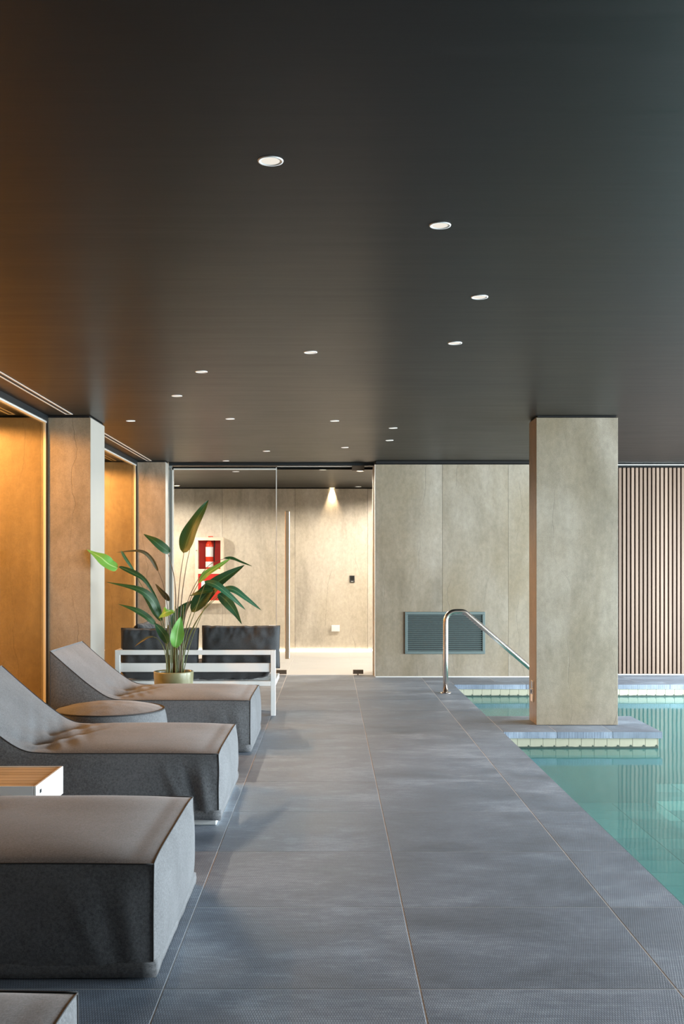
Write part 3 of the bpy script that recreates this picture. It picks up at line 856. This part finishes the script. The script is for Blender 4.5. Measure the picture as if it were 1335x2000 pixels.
# ------------------------------------------------------------------ loungers
LEN, HB, WID = 1.50, 0.757, 1.06
PROF = catmull([(0, 0, 0.385), (-0.30, 0, 0.388), (-0.70, 0, 0.388), (-0.93, 0, 0.390), (-1.06, 0, 0.410), (-1.20, 0, 0.500), (-1.36, 0, 0.632), (-1.50, 0, 0.757)], 10)
cum = [0.0]
for p, q in zip(PROF[:-1], PROF[1:]): cum.append(cum[-1] + (q - p).length)
def prof_at(u):
    s = u * cum[-1]
    for i in range(len(cum) - 1):
        if s <= cum[i + 1]:
            k = (s - cum[i]) / max(1e-9, cum[i + 1] - cum[i])
            a, b = PROF[i], PROF[i + 1]
            tg = (b - a).normalized()
            return a.lerp(b, k), Vector((tg.z, 0, -tg.x)) if tg.x > 0 else Vector((tg.z, 0, -tg.x))
    a, b = PROF[-2], PROF[-1]
    tg = (b - a).normalized()
    return b.copy(), Vector((tg.z, 0, -tg.x))
def lounger(label, y0, lift, seed, wid=WID, x_foot=-0.6, folds=0.35):
    t = thing('lounger', label, 'lounger', (x_foot, y0 + wid / 2, 0), 'charcoal fabric loungers along the glass')
    hw = wid / 2
    Z0 = lift
    off = Vector((seed * 3.7, seed * 1.9, seed * 5.3))
    def edge_soft(a): return 1 - abs(2 * a - 1) ** 5
    def top(u, v):
        p, n = prof_at(u)
        y = (v - 0.5) * wid
        e = min(1, edge_soft(v)); eu = 1 - abs(2 * u - 1) ** 9
        seat = 1.0 if u < 0.55 else max(0.35, 1 - (u - 0.55) * 4)
        d = 0.030 * (e ** 0.7) * eu * seat
        d += 0.007 * e * eu * noise.noise(Vector((p.x * 2.2, y * 2.2, p.z * 2)) + off)
        # creases fanning out of the fold between seat and back
        xc = p.x + 1.03
        g = math.exp(-(xc / 0.16) ** 2) * e
        d += g * (-0.026 + 0.016 * noise.noise(Vector((xc * 16 + y * 5, y * 2.5, 1.3)) + off))
        for (yy, slope, amp) in ((-0.38, 0.5, 0.016), (-0.22, 0.62, -0.018), (0.0, 0.55, 0.014), (0.25, 0.4, -0.015)):
            q = (p.x + 1.02) - slope * (y - yy)
            d += amp * math.exp(-(q / 0.035) ** 2) * math.exp(-((p.x + 0.92) / 0.20) ** 2) * e * math.exp(-((y - yy) / 0.3) ** 2)
        xx = p + n * d
        xx.z += 0.014 * (1 - abs(2 * v - 1) ** 6) * max(0.0, 1 - u / 0.05)   # meets the raised foot seam
        return (xx.x, y, xx.z)
    grid_mesh('top_cover', top, 90, 44, M['fabric'], t, flip=False)
    def side(sgn):
        def f(u, w):
            p, n = prof_at(u)
            z = p.z + (Z0 + 0.0 - p.z) * w
            eu = 1 - abs(2 * u - 1) ** 10
            ew = 1 - abs(2 * w - 1) ** 4
            b = 0.016 * eu * ew + 0.008 * ew * eu * noise.noise(Vector((p.x * 3, w * 2, sgn * 4)) + off)
            for (cx, tilt, amp) in ((-0.08, 0.05, 0.012), (-0.15, 0.09, -0.014), (-0.24, 0.16, 0.009)):
                b += folds * amp * math.exp(-((p.x - cx + tilt * (0.5 - w)) / 0.022) ** 2) * min(1, w * 3) * math.exp(-((w - 0.6) / 0.45) ** 2)
            if u < 0.001: b = 0
            return (p.x, sgn * (hw + b - 0.004 * w * 0), z)
        return f
    grid_mesh('side_cover', side(-1), 80, 26, M['fabric'], t, flip=True)
    grid_mesh('side_cover', side(1), 80, 26, M['fabric'], t)
    def foot(v, w):
        y = (v - 0.5) * wid
        z = 0.385 + (Z0 - 0.385) * w
        e = 1 - abs(2 * v - 1) ** 6; ew = 1 - abs(2 * w - 1) ** 3
        b = 0.030 * e * ew + 0.006 * e * noise.noise(Vector((y * 3, w * 2.5, 9)) + off) * ew
        zz = z + 0.014 * e * (1 - w)
        return (b - 0.02 * w * 0, y, zz)
    grid_mesh('foot_cover', foot, 40, 24, M['fabric'], t)
    def back(v, w):
        y = (v - 0.5) * wid
        z = HB + (Z0 - HB) * w
        e = 1 - abs(2 * v - 1) ** 6; ew = 1 - abs(2 * w - 1) ** 3
        return (-1.50 - 0.012 * e * ew, y, z)
    grid_mesh('back_cover', back, 20, 20, M['fabric'], t, flip=True)
    r = 0.0030
    for s in (-1, 1):
        tube('piping', [Vector((p.x, s * hw, p.z + 0.002)) for p in PROF], r, M['piping'], t, 7)
        pts = [Vector((0.001, s * hw, z)) for z in (0.387, 0.30, 0.2, 0.1, Z0 + 0.01)]
        pts = [p + Vector((0.004 * noise.noise(Vector((p.z * 9, s, seed))), 0, 0)) for p in pts]
        tube('piping', catmull(pts, 4), r, M['piping'], t, 7)
        tube('piping', [Vector((-1.50, s * hw, HB)), Vector((-1.50, s * hw, Z0 + 0.01))], r, M['piping'], t, 7)
    fp = [Vector((foot(k / 24, 0)[0] + 0.001, (k / 24 - 0.5) * wid, foot(k / 24, 0)[2])) for k in range(25)]
    tube('piping', fp, r * 0.7, M['piping'], t, 7)
    bp = [Vector((-1.50, (k / 12 - 0.5) * wid, HB + 0.002)) for k in range(13)]
    tube('piping', bp, r, M['fabric'], t, 7)
    # hem band around the bottom
    pts = [(-1.50, -hw), (0.0, -hw), (0.0, hw), (-1.50, hw)]
    path = []
    for (a, b), n in zip(zip(pts, pts[1:]), (40, 28, 40)):
        path += [(a[0] + (b[0] - a[0]) * i / n, a[1] + (b[1] - a[1]) * i / n) for i in range(n)]
    path.append(pts[-1])
    verts, faces = [], []
    for i, (x, y) in enumerate(path):
        nx = 1 if x > -0.001 else 0; ny = -1 if y < -hw + 0.001 else (1 if y > hw - 0.001 else 0)
        wv = 0.004 + 0.004 * noise.noise(Vector((x * 9, y * 9, seed)))
        o1 = 0.0075 + wv
        bz = Z0 + 0.004 * noise.noise(Vector((x * 6, y * 6, seed + 4))) - 0.002
        bz = max(bz, 0.001)
        for o, z in ((0.002, Z0 + 0.050), (o1, Z0 + 0.045), (o1 + 0.003, Z0 + 0.02), (o1, bz), (-0.004, bz)):
            verts.append((x + nx * o, y + ny * o, z))
    for i in range(len(path) - 1):
        for k in range(4):
            faces.append((i * 5 + k, (i + 1) * 5 + k, (i + 1) * 5 + k + 1, i * 5 + k + 1))
    mesh('hem', verts, faces, M['fabric'], t, True)
    if lift > 0.02:
        box('base_frame', -1.46, -0.012, -hw + 0.02, hw - 0.02, 0.0, lift - 0.002, M['white_metal'], t, 0.006)
    else:
        box('base_frame', -1.46, -0.03, -hw + 0.03, hw - 0.03, 0.0, 0.03, M['white_metal'], t, 0.006)
    return t
lounger('charcoal lounger nearest the camera, only its foot corner in frame at lower left', 1.48, 0.008, 5)
lounger('large charcoal lounger second from the camera, its foot end filling the lower left', 3.63, 0.008, 2)
lounger('charcoal lounger showing a white base, behind the white side table', 5.755, 0.036, 1, 1.10, folds=1.0)
lounger('charcoal lounger farthest from the camera, in front of the potted plant', 8.03, 0.008, 3, 1.05)

# ------------------------------------------------------------------ pouf
t = thing('pouf', 'round charcoal fabric pouf between the two farther loungers', 'pouf', (-1.53, 7.45, 0))
R = 0.375
def pouf_pt(u, v):
    a = 2 * PI * v
    if u < 0.5:
        q = u * 2; r = R * q
        z = 0.402 + 0.048 * (1 - q ** 2.4) + 0.003 * noise.noise(Vector((math.cos(a) * q * 4, math.sin(a) * q * 4, 2)))
        z += 0.004 * math.sin(a * 17 + 2 * noise.noise(Vector((math.cos(a), math.sin(a), 0)))) * max(0, q - 0.7)
    else:
        q = (u - 0.5) * 2; z = 0.402 * (1 - q) + 0.006 * q
        r = R + 0.022 * (1 - abs(2 * q - 1) ** 3)
    return (r * math.cos(a), r * math.sin(a), z)
grid_mesh('cover', pouf_pt, 40, 72, M['fabric'], t)
tube('piping', [Vector((R * math.cos(2 * PI * k / 64), R * math.sin(2 * PI * k / 64), 0.404)) for k in range(65)], 0.005, M['piping'], t, 7)

# ------------------------------------------------------------------ side table
t = thing('side_table', 'low white side table with wooden slat top between the two nearer loungers', 'side table', (-1.61, 5.20, 0))
a, h = 0.252, 0.380
for s in (-1, 1):
    box('apron', s * a - (0.012 if s > 0 else 0), s * a + (0.012 if s < 0 else 0), -a, a, 0.24, h, M['white_metal'], t, 0.002)
    box('apron', -a + 0.0125, a - 0.0125, s * a - (0.012 if s > 0 else 0), s * a + (0.012 if s < 0 else 0), 0.24, h, M['white_metal'], t, 0.002)
    for q in (-1, 1):
        box('leg', s * (a - 0.035) - 0.02, s * (a - 0.035) + 0.02, q * (a - 0.035) - 0.02, q * (a - 0.035) + 0.02, 0.0, 0.36, M['white_metal'], t, 0.002)
n = 7; wd = (2 * a - 0.03) / n
for k in range(n):
    y0 = -a + 0.015 + k * wd
    box('top_slat', -a + 0.015, a - 0.015, y0 + 0.002, y0 + wd - 0.002, 0.360, h - 0.003, M['teak'], t, 0.002)
box('bolt_cap', a, a + 0.002, -0.19, -0.165, 0.335, 0.352, M['dark_metal'], t)

# ------------------------------------------------------------------ sofa
SX, SY = -1.255, 10.0
def rel(x0, x1, y0, y1, z0, z1): return (x0 - SX, x1 - SX, y0 - SY, y1 - SY, z0, z1)
t = thing('sofa', 'white metal framed sofa with charcoal seat cushion behind the potted plant', 'sofa', (SX, SY, 0))
xl, xr_ = -2.005, -0.508
q = 0.045
F0, F1 = 9.985, 10.78
box('post', *rel(xr_ - q, xr_, F0, F0 + q, 0, 0.613), M['white_metal'], t, 0.003)
box('post', *rel(xl, xl + q, F0, F0 + q, 0, 0.613), M['white_metal'], t, 0.003)
box('post', *rel(xl, xl + q, F1 - q, F1, 0, 0.613), M['white_metal'], t, 0.003)
box('post', *rel(xr_ - 0.40, xr_ - 0.40 + q, F1 - q, F1, 0, 0.28), M['white_metal'], t, 0.003)
box('back_rail', *rel(xl + q, xr_ - q, F0, F0 + q, 0.568, 0.613), M['white_metal'], t, 0.003)
box('back_rail', *rel(xl + q, xr_ - q - 0.004, F0 + 0.012, F0 + 0.035, 0.408, 0.490), M['white_metal'], t, 0.003)
box('arm_rail', *rel(xl, xl + q, F0 + q, F1 - q, 0.568, 0.613), M['white_metal'], t, 0.003)
box('arm_rail', *rel(xl + 0.012, xl + 0.035, F0 + q, F1 - q, 0.408, 0.490), M['white_metal'], t, 0.003)
box('seat_rail', *rel(xl + q, xr_ - q, F0, F0 + q, 0.278, 0.323), M['white_metal'], t, 0.003)
box('seat_rail', *rel(xl, xr_ - 0.05, F1 - q, F1, 0.2805, 0.323), M['white_metal'], t, 0.003)
box('seat_rail', *rel(xl, xl + q, F0 + q, F1 - q, 0.278, 0.323), M['white_metal'], t, 0.003)
box('seat_rail', *rel(xr_ - q, xr_, F0 + q, F1 - q, 0.278, 0.323), M['white_metal'], t, 0.003)
for k in range(6):
    y0 = F0 + 0.08 + k * 0.11
    box('seat_slat', *rel(xl + q, xr_ - q, y0, y0 + 0.06, 0.296, 0.318), M['white_metal'], t)
def pillow(name, w, h, d, mat, parent, seed, puff=1.0, sq=5):
    # a stuffed cushion: two bulging faces meeting at a seam, corners slightly pulled in
    nu, nv = 56, 30
    verts, faces = [], []
    for face in (-1, 1):
        base = len(verts)
        for i in range(nu + 1):
            for j in range(nv + 1):
                a, b = 2 * i / nu - 1, 2 * j / nv - 1
                prof = (max(0, 1 - abs(a) ** sq) * max(0, 1 - abs(b) ** sq)) ** 0.42
                x = a * w / 2 * (1 - 0.035 * (b * b) * 0 - 0.02 * (1 - abs(b)) * abs(a) * 0) * (1 - 0.018 * math.cos(b * PI / 2) * abs(a) ** 3)
                z = b * h / 2 * (1 - 0.03 * math.cos(a * PI / 2) * abs(b) ** 3)
                y = face * d / 2 * prof
                e = max(abs(a), abs(b))
                wr = noise.noise(Vector((a * 4 + seed, b * 2.2, face * 2))) * 0.022 * prof
                wr -= 0.016 * prof * max(0, b) ** 2 * max(0, math.sin(a * 21 + 3 * noise.noise(Vector((a * 3 + seed, b * 2, 5))))) ** 2
                wr += 0.012 * noise.noise(Vector((a * 13 + seed, b * 4, face * 2))) * prof * max(0, b) ** 1.2
                y += face * wr
                z += 0.008 * noise.noise(Vector((a * 6 + seed, b, 3))) * (abs(b) ** 4) * (1 if b > 0 else 0.3)
                verts.append((x, y, z))
        for i in range(nu):
            for j in range(nv):
                qd = (base + i * (nv + 1) + j, base + (i + 1) * (nv + 1) + j, base + (i + 1) * (nv + 1) + j + 1, base + i * (nv + 1) + j + 1)
                faces.append(qd if face < 0 else qd[::-1])
    me = bpy.data.meshes.new(name); me.from_pydata(verts, [], faces)
    bm = bmesh.new(); bm.from_mesh(me); bmesh.ops.remove_doubles(bm, verts=bm.verts, dist=0.0005)
    bmesh.ops.recalc_face_normals(bm, faces=bm.faces); bm.to_mesh(me); bm.free()
    me.materials.append(mat); me.polygons.foreach_set('use_smooth', [True] * len(me.polygons))
    o = link(name, me, parent)
    ring = []
    for i in range(4 * 16):
        s = i / 16; k = int(s); f = (s - k) * 2 - 1
        a, b = [(f, -1), (1, f), (-f, 1), (-1, -f)][k]
        x = a * w / 2 * (1 - 0.018 * math.cos(b * PI / 2) * abs(a) ** 3)
        z = b * h / 2 * (1 - 0.03 * math.cos(a * PI / 2) * abs(b) ** 3)
        z += 0.008 * noise.noise(Vector((a * 6 + seed, b, 3))) * (abs(b) ** 4) * (1 if b > 0 else 0.3)
        ring.append(Vector((x, 0, z)))
    ring.append(ring[0].copy())
    return o, ring
sc, ring = pillow('seat_cushion', 1.40, 0.68, 0.15, M['fabric_dark'], t, 2, sq=14)
sc.rotation_euler = (PI / 2, 0, 0); sc.location = (-1.262 - SX, F0 + 0.41 - SY, 0.398)
def cushion(label, cx, cy, cz, w, h, d, seed, rx, rz, roll=0.0):
    t = thing('cushion', label, 'cushion', (cx, cy, cz), 'charcoal back cushions on the sofa')
    o, ring = pillow('cover', w, h, d, M['fabric_dark'], t, seed)
    tube('piping', ring, 0.004, M['piping'], t, 6)
    t.rotation_euler = (rx, roll, rz)
    return t
zs = 0.475
cushion('charcoal back cushion on the right half of the sofa, jutting past the frame', -0.845, 10.165, zs + 0.155, 0.74, 0.40, 0.18, 11, math.radians(-6), 0)
cushion('charcoal back cushion on the left half of the sofa, behind the plant stems', -1.615, 10.165, zs + 0.140, 0.74, 0.385, 0.18, 23, math.radians(-6), 0)
cushion('charcoal cushion leaning on the left arm of the sofa, mostly hidden', -1.82, 10.54, zs + 0.165, 0.50, 0.40, 0.16, 37, math.radians(-6), math.radians(88))

# ------------------------------------------------------------------ potted plant
def plant():
    Yc = 9.50
    c = P(339, 0, Yc)
    t = thing('potted_plant', 'tall broad leaved plant in an olive green glazed pot behind the farthest lounger', 'plant', (c.x, Yc, 0))
    O = Vector((c.x, Yc, 0))
    r = 0.176
    pot = lathe('pot', [(0.0005, 0.0), (r * 0.72, 0.0), (r * 0.76, 0.015), (r * 0.93, 0.25), (r * 0.985, 0.40), (r, 0.455), (r * 0.995, 0.465),
                  (r * 0.94, 0.465), (r * 0.925, 0.45), (r * 0.90, 0.40), (0.0005, 0.40)], M['pot'], t, 48)
    lathe('soil', [(r * 0.90, 0.405), (r * 0.5, 0.415), (0.0005, 0.42)], M['soil'], t, 32)
    def stem(pts, rad=0.0055, mat='stem', y0=0.0):
        # pts: (px, py, depth offset)
        path = [P(a, b, Yc + d) - O for a, b, d in pts]
        first = path[0].copy(); first.z = 0.41
        first.x = max(-0.11, min(0.11, first.x)); first.y = max(-0.11, min(0.11, first.y))
        path = catmull([first] + path[1:], 7)
        n = len(path)
        tube('stem', path, [rad * (1 - 0.5 * i / (n - 1)) for i in range(n)], M[mat], t, 7)
    def leaf(pts, width, mat='leaf', nrm=(0, -1, 0.35), fold=0.22, peak=0.62):
        path = catmull([P(a, b, Yc + d) - O for a, b, d in pts], 8)
        n = len(path); w = width / FPX * Yc
        nv = Vector(nrm).normalized()
        verts, faces, uvs = [], [], []
        for i, p in enumerate(path):
            s = i / (n - 1)
            tg = (path[min(i + 1, n - 1)] - path[max(i - 1, 0)]).normalized()
            side = tg.cross(nv)
            if side.length < 1e-3: side = tg.orthogonal()
            side.normalize(); nn = side.cross(tg).normalized()
            ww = w / 2 * (math.sin(PI * min(1, s) ** peak) ** 0.75 if 0 < s < 1 else 0.02)
            ww = max(ww, w * 0.012)
            for k, q in enumerate((-1, -0.5, 0, 0.5, 1)):
                wav = 0.05 * w * math.sin(s * 11 + q * 2) * abs(q)
                verts.append(p + side * (q * ww) + nn * (-(fold * ww * (1 - abs(q))) + wav))
                uvs.append((0.5 + q / 2, s))
        for i in range(n - 1):
            for k in range(4):
                a = i * 5 + k
                faces.append((a, a + 1, a + 6, a + 5))
        o = mesh('leaf', verts, faces, M[mat], t, True)
        ul = o.data.uv_layers.new(name='UVMap')
        for lp in o.data.loops: ul.data[lp.index].uv = uvs[lp.vertex_index]
        return o
    # tall upright leaf
    stem([(344, 1308, 0), (346, 1210, 0), (351, 1135, -.02), (359, 1079, -.04)], 0.006, 'stem_brown')
    stem([(349, 1308, .03), (353, 1190, .03), (362, 1115, .02), (371, 1070, 0)], 0.0055, 'stem_brown')
    leaf([(357, 1080, -.04), (366, 1048, -.06), (384, 1012, -.05), (407, 977, 0)], 31, 'leaf', (-.35, -1, .1), 0.3)
    # leaf pointing up left
    stem([(340, 1308, .02), (343, 1200, .02), (341, 1135, .0), (331, 1090, -.02), (327, 1080, -.02)], 0.0055, 'stem_brown')
    leaf([(332, 1079, -.02), (318, 1069, -.05), (300, 1055, -.06), (280, 1043, -.02)], 19, 'leaf', (.3, -1, .25))
    # bright young leaf at far left
    stem([(330, 1308, -.04), (325, 1250, -.05), (305, 1165, -.08), (268, 1122, -.1), (229, 1107, -.12)], 0.0055)
    leaf([(230, 1109, -.12), (213, 1101, -.15), (195, 1087, -.15), (170, 1074, -.12)], 30, 'leaf_light', (.35, -.8, .75), 0.1)
    leaf([(232, 1106, -.12), (262, 1119, -.12), (285, 1136, -.11), (312, 1180, -.08)], 11, 'leaf', (0, -1, .6), 0.4)
    # arching narrow dry leaf
    stem([(333, 1308, .05), (331, 1240, .06), (326, 1180, .07), (318, 1140, .08), (308, 1114, .08)], 0.0045, 'stem_brown')
    leaf([(309, 1116, .08), (294, 1090, .06), (272, 1076, .03), (226, 1079, 0)], 8, 'leaf_dry', (0, -1, .5), 0.5)
    # thin stem with small rolled blade
    stem([(328, 1308, 0), (322, 1240, 0), (298, 1180, -.02), (262, 1120, -.04), (236, 1075, -.06)], 0.0045)
    leaf([(236, 1075, -.06), (246, 1092, -.06), (258, 1110, -.05), (270, 1132, -.04)], 6, 'leaf_mid')
    # long leaf, left middle
    stem([(329, 1308, -.05), (322, 1250, -.06), (312, 1205, -.08)], 0.006)
    leaf([(314, 1208, -.08), (298, 1172, -.13), (268, 1150, -.17), (208, 1137, -.18)], 17, 'leaf', (.1, -1, .7))
    stem([(333, 1308, .02), (326, 1260, .02), (314, 1212, .0)], 0.0055)
    leaf([(315, 1214, .0), (303, 1192, -.02), (288, 1170, -.03), (272, 1148, -.02)], 17, 'leaf_mid', (-.5, -1, .1))
    # lower left leaf in two blades
    stem([(331, 1308, -.07), (329, 1280, -.08), (326, 1258, -.1)], 0.0055)
    leaf([(327, 1258, -.1), (321, 1243, -.11), (312, 1230, -.12), (302, 1217, -.12)], 19, 'leaf_mid', (-.4, -1, .2), .2, 0.8)
    leaf([(304, 1220, -.12), (285, 1203, -.15), (262, 1190, -.17), (231, 1180, -.17)], 14, 'leaf', (.1, -1, .8))
    # yellowing tip
    stem([(336, 1308, .08), (334, 1230, .08), (331, 1172, .08)], 0.0045)
    leaf([(331, 1174, .08), (322, 1163, .07), (313, 1153, .07), (303, 1140, .08)], 11, 'leaf_dry', (-.4, -1, .2))
    # curled light leaf in the middle
    stem([(336, 1308, -.06), (334, 1260, -.08), (338, 1215, -.11), (338, 1198, -.13)], 0.0045)
    leaf([(339, 1193, -.12), (330, 1193, -.17), (320, 1197, -.18), (310, 1207, -.14)], 25, 'leaf_light', (-.2, -.75, .7), 0.1, 0.8)
    # bright vertical leaf in front
    stem([(343, 1308, -.1), (343, 1285, -.12), (342, 1264, -.14)], 0.005)
    leaf([(342, 1266, -.14), (345, 1248, -.16), (348, 1228, -.16), (353, 1204, -.14)], 26, 'leaf_light', (.25, -1, .1), 0.35, 0.8)
    # dark leaf behind the stems
    stem([(343, 1308, .08), (344, 1260, .09), (345, 1225, .1)], 0.005)
    leaf([(342, 1232, .1), (347, 1208, .1), (357, 1190, .09), (374, 1173, .08)], 26, 'leaf', (.2, -1, 0))
    # right group
    stem([(351, 1308, .0), (356, 1260, 0), (364, 1225, -.02), (374, 1194, -.04)], 0.006)
    leaf([(373, 1195, -.04), (394, 1168, -.08), (425, 1136, -.1), (477, 1104, -.08)], 30, 'leaf', (.1, -1, .25), 0.35, 0.72)
    stem([(352, 1308, -.04), (357, 1230, -.06), (370, 1175, -.08), (388, 1138, -.1)], 0.0055, 'stem_brown')
    leaf([(387, 1139, -.1), (402, 1121, -.13), (422, 1108, -.14), (450, 1091, -.12)], 13, 'leaf_light', (.3, -1, .7), 0.3, 0.8)
    stem([(354, 1308, .04), (358, 1220, .05), (372, 1160, .06), (405, 1107, .07), (440, 1090, .08)], 0.0045, 'stem_brown')
    leaf([(437, 1090, .08), (452, 1090, .08), (470, 1097, .07), (492, 1106, .05)], 7, 'leaf', (0, -1, .8), 0.4)
    stem([(353, 1308, -.06), (362, 1250, -.08), (382, 1190, -.12), (402, 1136, -.16)], 0.005)
    leaf([(399, 1135, -.16), (422, 1142, -.2), (450, 1164, -.2), (479, 1191, -.17)], 15, 'leaf_mid', (-.2, -.9, .8))
    stem([(355, 1308, .06), (366, 1250, .06), (395, 1195, .05), (425, 1162, .03), (440, 1152, .02)], 0.005)
    leaf([(432, 1150, .02), (455, 1151, 0), (480, 1168, 0), (510, 1192, .02)], 14, 'leaf_mid', (-.1, -1, .7))
    stem([(354, 1308, -.02), (364, 1260, -.03), (392, 1200, -.05), (428, 1163, -.06)], 0.005)
    leaf([(426, 1160, -.06), (441, 1173, -.1), (456, 1192, -.11), (472, 1219, -.08)], 21, 'leaf_mid', (-.5, -1, .35))
    leaf([(416, 1152, -.1), (401, 1153, -.12), (386, 1158, -.12), (370, 1164, -.1)], 12, 'leaf', (0, -1, .5))
    stem([(356, 1308, -.05), (372, 1255, -.06), (400, 1185, -.08), (416, 1153, -.1)], 0.004)
    # drooping dry blade at lower left
    stem([(327, 1308, -.1), (322, 1275, -.11), (310, 1250, -.12), (297, 1243, -.13)], 0.0045)
    leaf([(299, 1243, -.13), (288, 1245, -.15), (275, 1253, -.16), (261, 1264, -.16)], 5, 'leaf_dry', (0, -1, .6), 0.4)
    # further upright stalks of the clump
    for k in range(12):
        a = 326 + k * 2.8
        d = random.uniform(-.09, .09)
        stem([(a, 1308, d), (a + random.uniform(-2, 3), 1270, d), (a + random.uniform(-4, 6), 1225 - random.uniform(0, 50), d)], 0.0065, 'stem')
plant()
